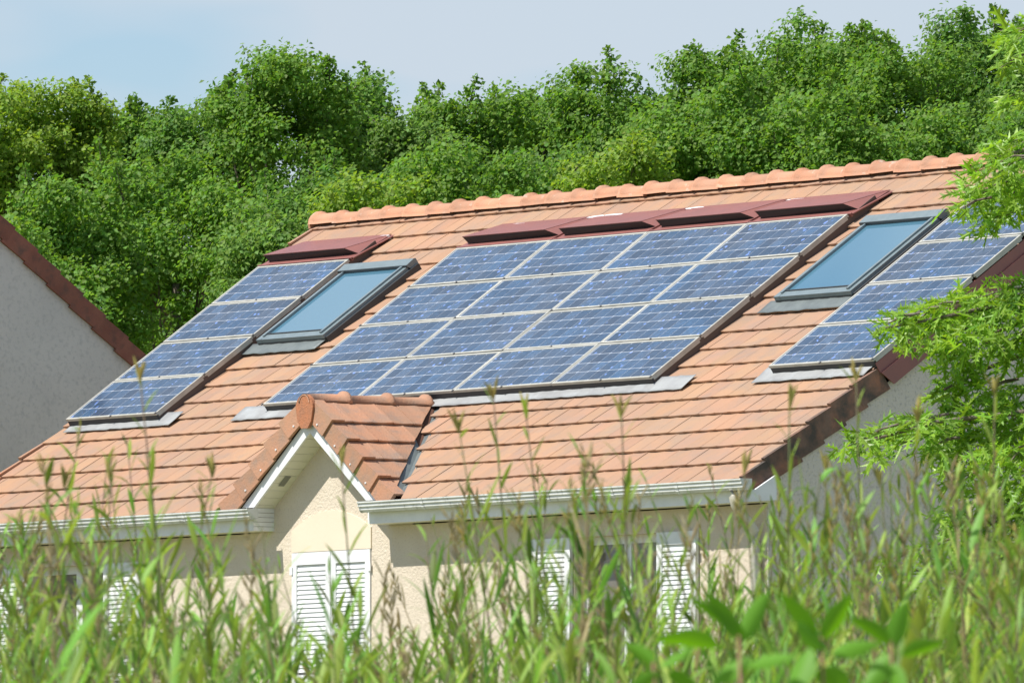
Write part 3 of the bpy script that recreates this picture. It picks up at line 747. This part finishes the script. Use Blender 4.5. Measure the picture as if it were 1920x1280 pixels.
def tree(px, ptop, wpx, D, kind, label, clumps=92, per=430, shoots=12, lean=0.0, size=.066):
    sc_ = FPX/D; top = at(px, ptop, D); gz = ground_z(top.x, top.y)
    rx = wpx/sc_/2; H = top.z-gz; rz = min(H*.42, max(1.4, rx*1.35)); c0 = np.array([top.x, top.y, top.z-rz*.97])
    root = tag(empty('oak_tree', (top.x, top.y, gz)), label, 'tree', 'trees of the wood behind the houses')
    P, N = [], []; br = MB()
    dirs = unit(rng.normal(size=(clumps, 3))); dirs[:, 2] = np.abs(dirs[:, 2])*np.where(rng.random(clumps) < .58, 1, -1)
    rad = rng.uniform(.55, 1.0, clumps)**.7
    flat_ = np.array([1, 1, 1.]); hx_ = np.hypot(dirs[:, 0], dirs[:, 1])[:, None]+1e-6
    dirs = np.concatenate([dirs[:, :2]*hx_**-.48, dirs[:, 2:]], 1)
    lump = 1 + .16*np.sin(dirs[:, 0]*5+px) + .12*np.sin(dirs[:, 1]*7+px*.3)
    C_ = c0 + dirs*np.array([rx, rx, rz])*(rad*lump)[:, None]*.88
    R0 = rng.uniform(.16, .47, clumps)*(rx/1.3)**.4
    for cc, r in zip(C_, R0):
        m = int(per*(r/.33)**2*rng.uniform(.7, 1.3)); d = unit(rng.normal(size=(m, 3))); q = rng.random((m, 1))**.45
        pp = cc + d*q*r*np.array([1.15, 1.15, .75])*(1+.35*np.sin(d[:, :1]*9+px)*np.cos(d[:, 1:2]*8+r*30)); P.append(pp)
        N.append(unit(d*.45 + np.array([-.07, -.42, .62]) + rng.normal(size=(m, 3))*.50))
    # upright leafy shoots on the outline
    up_c = C_[np.argsort(-C_[:, 2])[:max(shoots, 1)*2]]
    for _ in range(shoots):
        cc = up_c[rng.integers(len(up_c))]; h = rng.uniform(.15, .48); ln_ = rng.normal(size=2)*.12
        base = Vector(cc); tip = base + Vector((ln_[0], ln_[1], h)); br.tube([base, tip], [.012, .004], 4)
        m = int(100*h/.4); t = rng.random((m, 1))**.8; p0 = np.array(base)*(1-t) + np.array(tip)*t
        P.append(p0 + rng.normal(size=(m, 3))*np.array([.075, .075, .05])*(1.25-t)); N.append(unit(rng.normal(size=(m, 3))*.8 + np.array([0, 0, .6])))
    P = np.concatenate(P); N = np.concatenate(N)
    inst('crown', leaves_mesh('crown', P, N, size, LM[kind]), root)
    tk = MB(); bx, by = top.x+lean, top.y
    tk.tube([(bx, by, gz-.3), (bx+.05, by, gz+H*.25), (top.x, by+.05, gz+H*.5), (top.x, top.y, gz+H*.8)], [.17, .14, .11, .04], 9)
    tk.build('trunk', M_bark, root, True)
    for q in range(10):
        z0 = gz + H*rng.uniform(.35, .75); e = Vector(C_[rng.integers(clumps)]); s0 = Vector((top.x, top.y, min(z0, e.z-.1))); md = (s0+e)/2 + Vector((0, 0, -.12))
        br.tube([s0, md, e], [.05, .03, .012], 5)
    br.build('branch', M_bark, root)
BACK = [(-90, 165, 330, 168, 'lime', 'oak half cut off by the left edge of the picture'),
 (75, 160, 270, 169, 'lime', 'yellow-green oak above the apex of the grey gable, far left'),
 (215, 165, 240, 171, 'mid', 'oak with a small pointed top, third tree along the skyline from left'),
 (385, 158, 260, 168, 'deep', 'dark oak left of the tallest one on the left half of the skyline'),
 (545, 95, 270, 166, 'mid', 'tallest oak of the left half, its top rising over the left end of the ridge'),
 (655, 125, 190, 169, 'deep', 'slender oak with a bare twiggy spire, just right of the tallest left oak'),
 (760, 190, 190, 167, 'blue', 'low oak filling the dip right of the twiggy spire'),
 (880, 140, 250, 169, 'mid', 'oak above the left end of the vent hoods, with two tufts on top'),
 (1010, 155, 220, 171, 'deep', 'oak on the skyline near the middle of the picture'),
 (1110, 138, 190, 168, 'mid', 'narrow pointed oak left of the gap of sky'),
 (1200, 165, 130, 170, 'deep', 'last small oak before the gap of sky'),
 (1355, 80, 190, 167, 'mid', 'oak with a square shoulder, just right of the gap of sky'),
 (1520, 38, 300, 170, 'mid', 'broad tall oak, first high dome right of the gap of sky'),
 (1690, 68, 270, 168, 'mid', 'oak between the two high domes at right'),
 (1840, 15, 260, 171, 'deep', 'highest oak of the wood, near the right edge'),
 (2010, 20, 280, 169, 'deep', 'oak mostly beyond the right edge of the picture')]
for t in BACK: tree(*t)
FRONT = [(-60, 380, 330, 152, 'mid', 'lower oak behind the neighbouring roof at the left edge'),
 (120, 330, 330, 154, 'mid', 'rounded lower oak behind the slope of the neighbouring verge'),
 (575, 300, 240, 163, 'deep', 'oak filling the hollow beneath the tallest left one'), (330, 285, 360, 156, 'mid', 'broad rounded oak left of the roof, in front of the darker ones'),
 (510, 380, 220, 154, 'blue', 'bluish oak beside the left end of the tiled ridge'),
 (690, 330, 280, 157, 'lime', 'pale green oak just above the left part of the ridge tiles'),
 (860, 250, 330, 158, 'mid', 'oak of the nearer row above the middle of the ridge'),
 (1010, 270, 240, 160, 'deep', 'darker oak of the nearer row right of centre'),
 (1130, 265, 260, 155, 'lime', 'bright yellow-green tree rising behind the ridge right of centre'),
 (1300, 200, 330, 158, 'mid', 'oak of the nearer row under the square-shouldered one'),
 (1480, 160, 340, 157, 'mid', 'oak of the nearer row above the rightmost vent hood'),
 (1660, 170, 340, 156, 'mid', 'oak of the nearer row above the right skylight'),
 (1830, 180, 340, 157, 'mid', 'oak of the nearer row behind the overhanging branches at right'),
 (2010, 150, 330, 156, 'deep', 'oak of the nearer row beyond the right edge')]
for t in FRONT: tree(*t, shoots=4, clumps=80)
for t in ((310, 500, 330, 158, 'deep', 'shaded oak in the hollow between the rounded oak and the left panels'), (70, 560, 380, 147, 'deep', 'low shrubby tree behind the neighbouring gable'), (420, 600, 230, 149, 'mid', 'low tree seen between the neighbouring verge and the panels')):
    tree(*t, shoots=3, clumps=55)

# the near oak at the right: spiky lobed leaves
M_pin = leafm('pin_oak_leaf', (.235, .400, .052), .025, .42, .40, rough=.42, spec=.45)
half = [(0, 0), (.05, .02), (.28, .22), (.20, .07), (.34, .06), (.62, .36), (.46, .08), (.60, .06), (.86, .24), (.76, .05), (1.0, .0)]
def pin_leaf(seed):
    r = random.Random(seed); b = MB(); q = .28
    for s in (1, -1):
        pts = [(x, s*y*r.uniform(.85, 1.15), abs(y)*q - .18*x*x) for x, y in half]
        b.poly([(x, y, z) for x, y, z in (pts if s > 0 else pts[::-1])])
    b.quad((-.25, .012, 0), (-.25, -.012, 0), (0, -.012, 0), (0, .012, 0))
    return b.mesh('leaf', M_pin)
PINS = [pin_leaf(s) for s in range(5)]
OD = 76.0; op = at(2330, 900, OD); ogz = ground_z(op.x, op.y)
oak = tag(empty('pin_oak', (op.x, op.y, ogz)), 'near oak with bright green spiky leaves reaching in from the right edge', 'tree')
MB().tube([(op.x, op.y, ogz-.3), (op.x, op.y, ogz+2), (op.x+.05, op.y, ogz+4.5), (op.x, op.y+.1, ogz+7)], [.22, .18, .14, .05], 12).build('trunk', M_bark, oak, True)
LIMBS = [[(2330, 350, 76), (2080, 60, 76), (1960, 50, 76), (1875, 60, 75.8)],
 [(2330, 600, 76), (2100, 260, 76), (1960, 270, 76), (1860, 300, 76.2), (1810, 380, 76)],
 [(2330, 820, 76), (2100, 520, 76), (1930, 560, 76), (1790, 590, 75.7), (1660, 615, 75.6)],
 [(2330, 900, 76), (2120, 620, 76.4), (1960, 650, 76.3), (1850, 690, 76.2), (1770, 730, 76)],
 [(2330, 1000, 76), (2120, 760, 75.6), (1940, 770, 75.6), (1760, 790, 75.5), (1585, 838, 75.4)],
 [(2330, 1100, 76), (2120, 860, 76.2), (1960, 880, 76.1), (1860, 960, 76), (1780, 1000, 76)],
 [(2330, 1200, 76), (2120, 1000, 75.9), (1960, 1020, 75.8), (1860, 1080, 75.8), (1655, 1062, 75.6)]]
for Lm in LIMBS:
    P = [at(*q) for q in Lm]; k = len(P); MB().tube(P, [.022*(1-i/k)+.003 for i in range(k)], 7).build('limb', M_bark, oak, True)
SPR = [(1905, 70, 40, 34), (1885, 120, 20, 20), (1900, 190, 26, 22), (1905, 280, 44, 34), (1868, 318, 40, 28), (1830, 365, 40, 30), (1880, 385, 46, 38), (1915, 340, 40, 60), (1850, 420, 26, 22), (1800, 395, 16, 18),
 (1665, 612, 22, 14), (1700, 600, 34, 22), (1750, 590, 48, 34), (1810, 580, 58, 44), (1870, 565, 56, 40), (1915, 560, 40, 50), (1765, 640, 44, 30), (1830, 635, 60, 40), (1895, 640, 50, 44), (1700, 640, 26, 18),
 (1790, 690, 38, 30), (1770, 738, 30, 24), (1850, 735, 30, 24), (1800, 775, 34, 20), (1905, 740, 40, 30),
 (1590, 840, 22, 14), (1625, 820, 30, 15), (1665, 812, 40, 20), (1720, 800, 48, 28), (1775, 810, 50, 36), (1830, 800, 56, 44), (1890, 790, 56, 50), (1740, 845, 34, 22), (1800, 860, 48, 32), (1870, 860, 60, 40), (1915, 900, 40, 40),
 (1900, 1120, 60, 50), (1850, 1040, 60, 40), (1800, 1130, 50, 34), (1900, 840, 60, 40), (1650, 850, 18, 16), (1790, 905, 24, 18), (1850, 930, 26, 26), (1905, 950, 40, 30), (1780, 960, 30, 22), (1820, 1000, 46, 34), (1880, 1010, 50, 44), (1810, 1060, 44, 30), (1880, 1090, 50, 50), (1665, 1055, 22, 14), (1760, 1100, 30, 20), (1640, 1135, 14, 8), (1850, 1160, 60, 40), (1740, 1030, 22, 16),
 (2010, 120, 80, 70), (2020, 350, 90, 90), (2010, 600, 80, 90), (2020, 820, 90, 100), (2020, 1050, 90, 100)]
lv = []
for (cx, cy_, ax, ay) in SPR:
    ax *= .86; ay *= .82
    m = int(ax*ay/18.5)+5; dd = rnd.uniform(75.3, 76.4); c0 = at(cx, cy_, dd)
    br_root = at(cx+60, cy_-25, dd)
    for _ in range(m):
        t, q = rnd.uniform(0, 2*math.pi), rnd.random()**.55
        p = at(cx + ax*q*math.cos(t), cy_ + ay*q*math.sin(t), dd + rnd.gauss(0, .14))
        nrm = Vector((rnd.gauss(0, .55), rnd.gauss(0, .55)-.25, .75+rnd.gauss(0, .3))).normalized()
        dr_ = (p - c0)*1.0 + Vector((rnd.gauss(0, .14), rnd.gauss(0, .14), -.09 + rnd.gauss(0, .11))); dr_ = dr_ - nrm*dr_.dot(nrm)
        if dr_.length < 1e-3: dr_ = nrm.orthogonal()
        dr_.normalize(); sd = nrm.cross(dr_); S = rnd.uniform(.09, .15)
        M = Matrix(((dr_.x*S, sd.x*S, nrm.x*S, p.x), (dr_.y*S, sd.y*S, nrm.y*S, p.y), (dr_.z*S, sd.z*S, nrm.z*S, p.z), (0,0,0,1)))
        lv.append((M, PINS[rnd.randrange(5)], cx < 1960 and 0 < cx + ax*q*math.cos(t) < 1915, S))
    tw = MB(); 
    for _ in range(2):
        e_ = at(cx+rnd.uniform(-ax, ax)*.6, cy_+rnd.uniform(-ay, ay)*.6, dd); tw.tube([br_root, (br_root+e_)/2+Vector((0,0,.02)), e_], [.008, .006, .003], 4)
    tw.build('twig', M_bark, oak)
for Lm in LIMBS:
    for a_, b2 in zip(Lm[2:], Lm[3:]):
        for _ in range(34):
            t = rnd.random(); p = at(a_[0]+(b2[0]-a_[0])*t, a_[1]+(b2[1]-a_[1])*t, a_[2]+(b2[2]-a_[2])*t) + Vector((rnd.gauss(0, .05), rnd.gauss(0, .05), rnd.gauss(-.01, .04)))
            nrm = Vector((rnd.gauss(0, .55), rnd.gauss(0, .55)-.25, .8)).normalized(); dr_ = nrm.orthogonal(); dr_.rotate(Matrix.Rotation(rnd.uniform(0, 6.28), 3, nrm)); sd = nrm.cross(dr_); S = rnd.uniform(.09, .14)
            lv.append((Matrix(((dr_.x*S, sd.x*S, nrm.x*S, p.x), (dr_.y*S, sd.y*S, nrm.y*S, p.y), (dr_.z*S, sd.z*S, nrm.z*S, p.z), (0,0,0,1))), PINS[rnd.randrange(5)], False, S))
for _ in range(120):
    cx, cy_, dd = rnd.uniform(2090, 2850), rnd.uniform(-420, 1050), rnd.uniform(74.4, 77.8)
    if abs(cx-2400)/520 + abs(cy_-300)/900 > 1.15: continue
    tip = at(cx, cy_, dd); MB().tube([at(2330, cy_+190, 76), tip], [.018, .004], 5).build('branch', M_bark, oak)
    for _ in range(60):
        p = tip + Vector((rnd.gauss(0, .16), rnd.gauss(0, .16), rnd.gauss(0, .12)))
        nrm = Vector((rnd.gauss(0, .55), rnd.gauss(0, .55)-.25, .8)).normalized(); dr_ = nrm.orthogonal(); dr_.rotate(Matrix.Rotation(rnd.uniform(0, 6.28), 3, nrm)); sd = nrm.cross(dr_); S = rnd.uniform(.10, .16)
        lv.append((Matrix(((dr_.x*S, sd.x*S, nrm.x*S, p.x), (dr_.y*S, sd.y*S, nrm.y*S, p.y), (dr_.z*S, sd.z*S, nrm.z*S, p.z), (0,0,0,1))), PINS[rnd.randrange(5)], False, S))
lv.sort(key=lambda t: (t[2], t[3]), reverse=True)
for M, me, _, _ in lv[:298]: inst('leaf', me, oak, M)
b = MB()
for M, me, _, _ in lv[298:]:
    n = len(b.v); b.v += [tuple(M @ v.co) for v in me.vertices]; b.f += [tuple(n+i for i in p.vertices) for p in me.polygons]
tag(b.build('foliage', M_pin, oak), kind='stuff')

# ---- weeds in the foreground
M_blade = leafm('weed_blade', (.205, .335, .058), .06, .50, .36)
M_stem = mat('weed_stem', (.10, .13, .045), .7, .3, var=(.15, .09, .065), vscale=3)
M_head = mat('seed_head', (.36, .27, .08), .8, .2, var=(.22, .24, .06), vscale=14)
def blade(b, p, d, ln, wd, droop, K=5):
    """a pointed, arching leaf starting at p towards d"""
    d = d.normalized(); side = d.cross(Vector((0, 0, 1)))
    if side.length < .05: side = Vector((1, 0, 0))
    side.normalize(); side = (side + Vector((rnd.gauss(0, .5), rnd.gauss(0, .5), rnd.gauss(0, .3)))).normalized()
    n = len(b.v); q = p.copy(); cur = d.copy()
    for i in range(K+1):
        t = i/K; w_ = wd*.5*(math.sin(math.pi*min(1, t*.9+.10))**.8)*(1 if i < K else .02)
        nn = cur.cross(side).normalized()
        b.v += [tuple(q - side*w_ + nn*w_*.3), tuple(q), tuple(q + side*w_ + nn*w_*.3)]
        cur = (cur + Vector((0, 0, -droop/K))).normalized(); q = q + cur*(ln/K)
    for i in range(K):
        for j in (0, 1): b.f.append((n+3*i+j, n+3*i+j+1, n+3*i+3+j+1, n+3*i+3+j))
def stalk_pts(top, D=None, lean=None):
    gz = ground_z(top.x, top.y); h = top.z-gz
    ln = lean if lean is not None else rnd.gauss(-.06, .10)
    base = top - RT*(ln*h) - Vector((0, 0, h)); K = 9
    bow = rnd.gauss(0, .03)*h
    return [base + (top-base)*(i/K) + RT*(bow*math.sin(math.pi*i/K)) for i in range(K+1)], h
def stalk_leaves(pts, h, zlow, dens=24, sz=1.0):
    """yield (pos, dir, length, width, droop) for leaves above zlow"""
    top = pts[-1]; n = int((top.z-zlow)*dens)+3; ph = rnd.uniform(0, 6.28)
    for i in range(n):
        t = (i+.5)/n; z = zlow + (top.z-zlow)*t; f = (z-pts[0].z)/(top.z-pts[0].z)*(len(pts)-1); k = min(int(f), len(pts)-2)
        p = pts[k] + (pts[k+1]-pts[k])*(f-k); a = ph + i*2.4
        dirv = Vector((math.cos(a)*.42, math.sin(a)*.42, rnd.uniform(.75, 1.25)))
        s = sz*(1.0-.62*t**2)*rnd.uniform(.65, 1.2)
        yield p, dirv, .155*s, .0122*s**.5*rnd.uniform(.55, 1.75), rnd.uniform(.15, 1.1)
def head(b, top, s):
    for _ in range(5):
        d = Vector((rnd.gauss(0, .35), rnd.gauss(0, .35), 1)).normalized()*rnd.uniform(.02, .055)*s
        b.tube([top - Vector((0,0,.012)), top+d*.6, top+d], [.0022, .0038*s, .001], 5)
TALL = [((262, 705), 30, 'tallest weed stalk at left, its tip in front of the bottom left solar panel', [(287, 1010, 285, 850, 26)]),
 ((398, 885), 31, 'weed stalk standing right of the tallest left stalk, below the dormer verge', []),
 ((205, 890), 32, 'thin weed stalk just left of the tallest left stalk', []),
 ((120, 905), 31, 'slender weed stalk in front of the tiles near the left edge', []),
 ((640, 870), 32, 'weed stalk in front of the arched panel over the dormer shutters', []),
 ((860, 800), 31, 'weed stalk right of the dormer valley with broad arching blades', [(965, 1060, 900, 930, 24), (880, 1010, 935, 880, 18)]),
 ((985, 765), 32, 'thin weed stalk reaching the zinc flashing under the middle array', []),
 ((925, 740), 33, 'thinnest tall stalk in front of the dormer side of the middle array', []),
 ((1165, 770), 31, 'weed stalk in front of the lower tiles right of centre', [(1165, 1000, 1180, 860, 20)]),
 ((1395, 880), 32, 'weed stalk in front of the gutter end and downpipe', []),
 ((1480, 760), 30, 'stalk with an orange tip in front of the right verge tiles', [(1520, 1010, 1500, 860, 20)]),
 ((1605, 705), 31, 'tall stalk with a yellow tip where the right panels meet the verge', []),
 ((1550, 880), 32, 'stalk with paired pale blades in front of the shaded gable wall', [(1545, 1090, 1550, 930, 22)]),
 ((1650, 900), 31, 'stalk with a fat brown head in front of the shaded gable wall', []),
 ((1720, 780), 30, 'stalk in front of the drooping oak leaves at right', []),
 ((1865, 730), 31, 'stout leaning stalk near the right edge in front of the oak', [])]
for (tp, D, lab, extra) in TALL:
    top = at(*tp, D); pts, h = stalk_pts(top, lean=rnd.uniform(-.14, -.02)); e = tag(empty('tall_weed', pts[0]), lab, 'weed', 'tall weeds standing above the others')
    MB().tube(pts, [.0042-.0026*i/9 for i in range(10)], 6).build('stem', M_stem, e, True)
    zl = at(960, 1330, D).z
    for p, d, ln, wd, dr_ in stalk_leaves(pts, h, max(zl, pts[0].z+.1), 16, .9):
        b = MB(); blade(b, p, d, ln, wd, dr_); b.build('leaf', M_blade, e, True)
    for (ax, ay, bx, by, wpx) in extra:
        a_, b2 = at(ax, ay, D), at(bx, by, D); b = MB(); blade(b, a_, b2-a_, (b2-a_).length*1.05, wpx*D/FPX, .12, 7); b.build('leaf', M_blade, e, True)
    b = MB(); head(b, pts[-1], 1.0); b.build('seed_head', M_head, e)
# the mass of weeds: nobody could count it
def env(px):
    pts = [(-100, 985), (60, 960), (200, 990), (330, 1010), (480, 1010), (600, 1100), (700, 1110), (780, 1000), (900, 950), (1000, 900), (1100, 930), (1200, 900), (1300, 930), (1400, 960), (1500, 930), (1620, 900), (1720, 860), (1850, 870), (2050, 850)]
    for (a, ya), (b, yb) in zip(pts, pts[1:]):
        if px <= b: return ya + (yb-ya)*(px-a)/(b-a)
    return pts[-1][1]
bl, bs, bh, bd = MB(), MB(), MB(), MB()
def panicle(b, top, axis, s):
    for q in range(rnd.randint(7, 12)):
        p = top - axis*(q*.010*s); a = rnd.uniform(0, 6.28); d = (axis + Vector((math.cos(a), math.sin(a), 0))*rnd.uniform(.25, .7)).normalized()*rnd.uniform(.018, .045)*s
        b.tube([p, p+d*.55, p+d], [.0010, .0030*s, .0008], 4)
for i in range(680):
    D = rnd.uniform(27, 41) if i < 665 else rnd.uniform(18, 23); px = rnd.uniform(-120, 2040) if i % 4 else rnd.uniform(1300, 2040); e_ = env(px) - 35
    if 480 <= i < 560: px = rnd.choice((rnd.uniform(820, 1330), rnd.uniform(1450, 1950), rnd.uniform(0, 480))); e_ -= 70
    py = e_ + abs(rnd.gauss(0, 1))*190
    if i >= 560: py = rnd.uniform(1120, 1320)
    elif rnd.random() < .4: py = rnd.uniform(e_+150, 1300)
    kind = rnd.random(); dry = kind < .16 and i < 600
    top = at(px, py, D); pts, h = stalk_pts(top, lean=rnd.gauss(-.07, .17)); ax_ = (pts[-1]-pts[-2]).normalized()
    (bd if dry else bs).tube(pts[3:], [.0034-.0025*k/7 for k in range(len(pts)-3)], 5)
    zl = max(at(960, 1340, D).z, pts[3].z)
    if top.z-zl < .02: continue
    w_k = rnd.uniform(.55, 1.25); sz_k = rnd.uniform(.7, 1.25); dn = 9 if dry else rnd.uniform(15, 28)
    for p, d, ln, wd, dr_ in stalk_leaves(pts, h, zl, dn, sz_k): blade(bd if dry else bl, p, d, ln, wd*w_k*(.6 if dry else 1), dr_*(1.8 if rnd.random() < .2 else 1), 4)
    if dry: panicle(bd, pts[-1], ax_, rnd.uniform(.8, 1.5))
    elif rnd.random() < .45 and i < 600: panicle(bh, pts[-1], ax_, rnd.uniform(.5, 1.0))
for i in range(460):
    D = rnd.uniform(27, 41); px = rnd.choice((-1, 1))*rnd.uniform(1090, 3600) + 960; top = at(px, rnd.uniform(930, 1250), D); pts, h = stalk_pts(top)
    bs.tube(pts[3:], [.0034-.0025*k/7 for k in range(len(pts)-3)], 4)
    for p, d, ln, wd, dr_ in stalk_leaves(pts, h, pts[3].z, 13, 1.2): blade(bl, p, d, ln*1.2, wd*1.2, dr_, 3)
M_dry = leafm('dry_straw', (.36, .30, .15), .02, .3, .3)
tag(bd.build('dry_weeds', M_dry, None), 'straw-coloured dry stalks and heads mixed into the weeds', 'weeds', kind='stuff')
tag(bl.build('weed_leaves', M_blade, None, True), 'dense mass of narrow weed leaves across the bottom', 'weeds', kind='stuff')
tag(bs.build('weed_stems', M_stem, None, True), 'thin stems of the dense weeds across the bottom', 'weeds', kind='stuff')
tag(bh.build('weed_seed_heads', M_head, None), 'small yellowish seed heads of the dense weeds', 'weeds', kind='stuff')
# broad-leaved plants low at the right
M_broad = leafm('broad_leaf', (.12, .32, .030), .02, .30, .4)
def broadleaf(px, py, D, label, spec):
    top = at(px, py, D); gz = ground_z(top.x, top.y)
    e = tag(empty('broadleaf_plant', (top.x, top.y, gz)), label, 'plant', 'broad-leaved plants among the weeds')
    base = Vector((top.x+.05, top.y, gz)); MB().tube([base, base.lerp(top, .5)+Vector((.02, 0, 0)), top], [.006, .005, .002], 8).build('stem', mat('reddish_stem', (.26, .13, .08), .6), e, True)
    for (x0_, y0_, x1_, y1_, wpx, dr_) in spec:
        a_, b2 = at(x0_, y0_, D), at(x1_, y1_, D)+FW*rnd.uniform(-.05, .05); d = b2-a_; ln = d.length*1.08; b = MB(); K = 8
        side = FW.cross(d).normalized(); side = (side*rnd.uniform(.6, 1) + FW*rnd.uniform(-1.0, 1.0) + UP*rnd.uniform(-.4, .4)).normalized(); cur = d.normalized(); q = a_.copy(); W_ = wpx*D/FPX*.8
        for i in range(K+1):
            t = i/K; w_ = W_*.5*max(.02, math.sin(math.pi*t**.8)**.85); nn = cur.cross(side)
            b.v += [tuple(q-side*w_+nn*w_*.35), tuple(q-side*w_*.5+nn*w_*.1), tuple(q), tuple(q+side*w_*.5+nn*w_*.1), tuple(q+side*w_+nn*w_*.35)]
            cur = (cur + Vector((0, 0, -dr_/K))).normalized(); q = q+cur*(ln/K)
        for i in range(K):
            for j in range(4): b.f.append((5*i+j, 5*i+j+1, 5*i+6+j, 5*i+5+j))
        b.build('leaf', M_broad, e, True)
broadleaf(1385, 1190, 18.0, 'bright broad-leaved plant with a reddish stem, left one of the group', [(1390, 1200, 1440, 1110, 52, .1), (1380, 1200, 1330, 1110, 60, .2), (1350, 1215, 1240, 1170, 62, .5), (1400, 1195, 1300, 1120, 46, .1), (1410, 1230, 1330, 1270, 60, .3), (1400, 1250, 1480, 1210, 50, .3)])
broadleaf(1540, 1190, 18.0, 'bright broad-leaved plant in the middle of the group', [(1540, 1200, 1590, 1115, 50, .1), (1530, 1200, 1470, 1110, 54, .2), (1520, 1210, 1470, 1300, 80, .4), (1550, 1215, 1500, 1160, 66, .2), (1560, 1230, 1640, 1180, 52, .5), (1540, 1250, 1590, 1300, 70, .3)])
broadleaf(1670, 1200, 18.0, 'bright broad-leaved plant, right one of the group', [(1670, 1210, 1600, 1150, 60, .3), (1675, 1210, 1700, 1130, 56, .1), (1680, 1225, 1610, 1280, 60, .4), (1690, 1230, 1760, 1190, 44, .4), (1665, 1240, 1690, 1310, 60, .2)])
broadleaf(1225, 1240, 18.0, 'small bright broad-leaved plant at the bottom, left of the group', [(1230, 1250, 1180, 1200, 44, .3), (1235, 1250, 1290, 1205, 46, .3), (1240, 1262, 1170, 1290, 40, .3), (1250, 1262, 1320, 1290, 50, .4)])
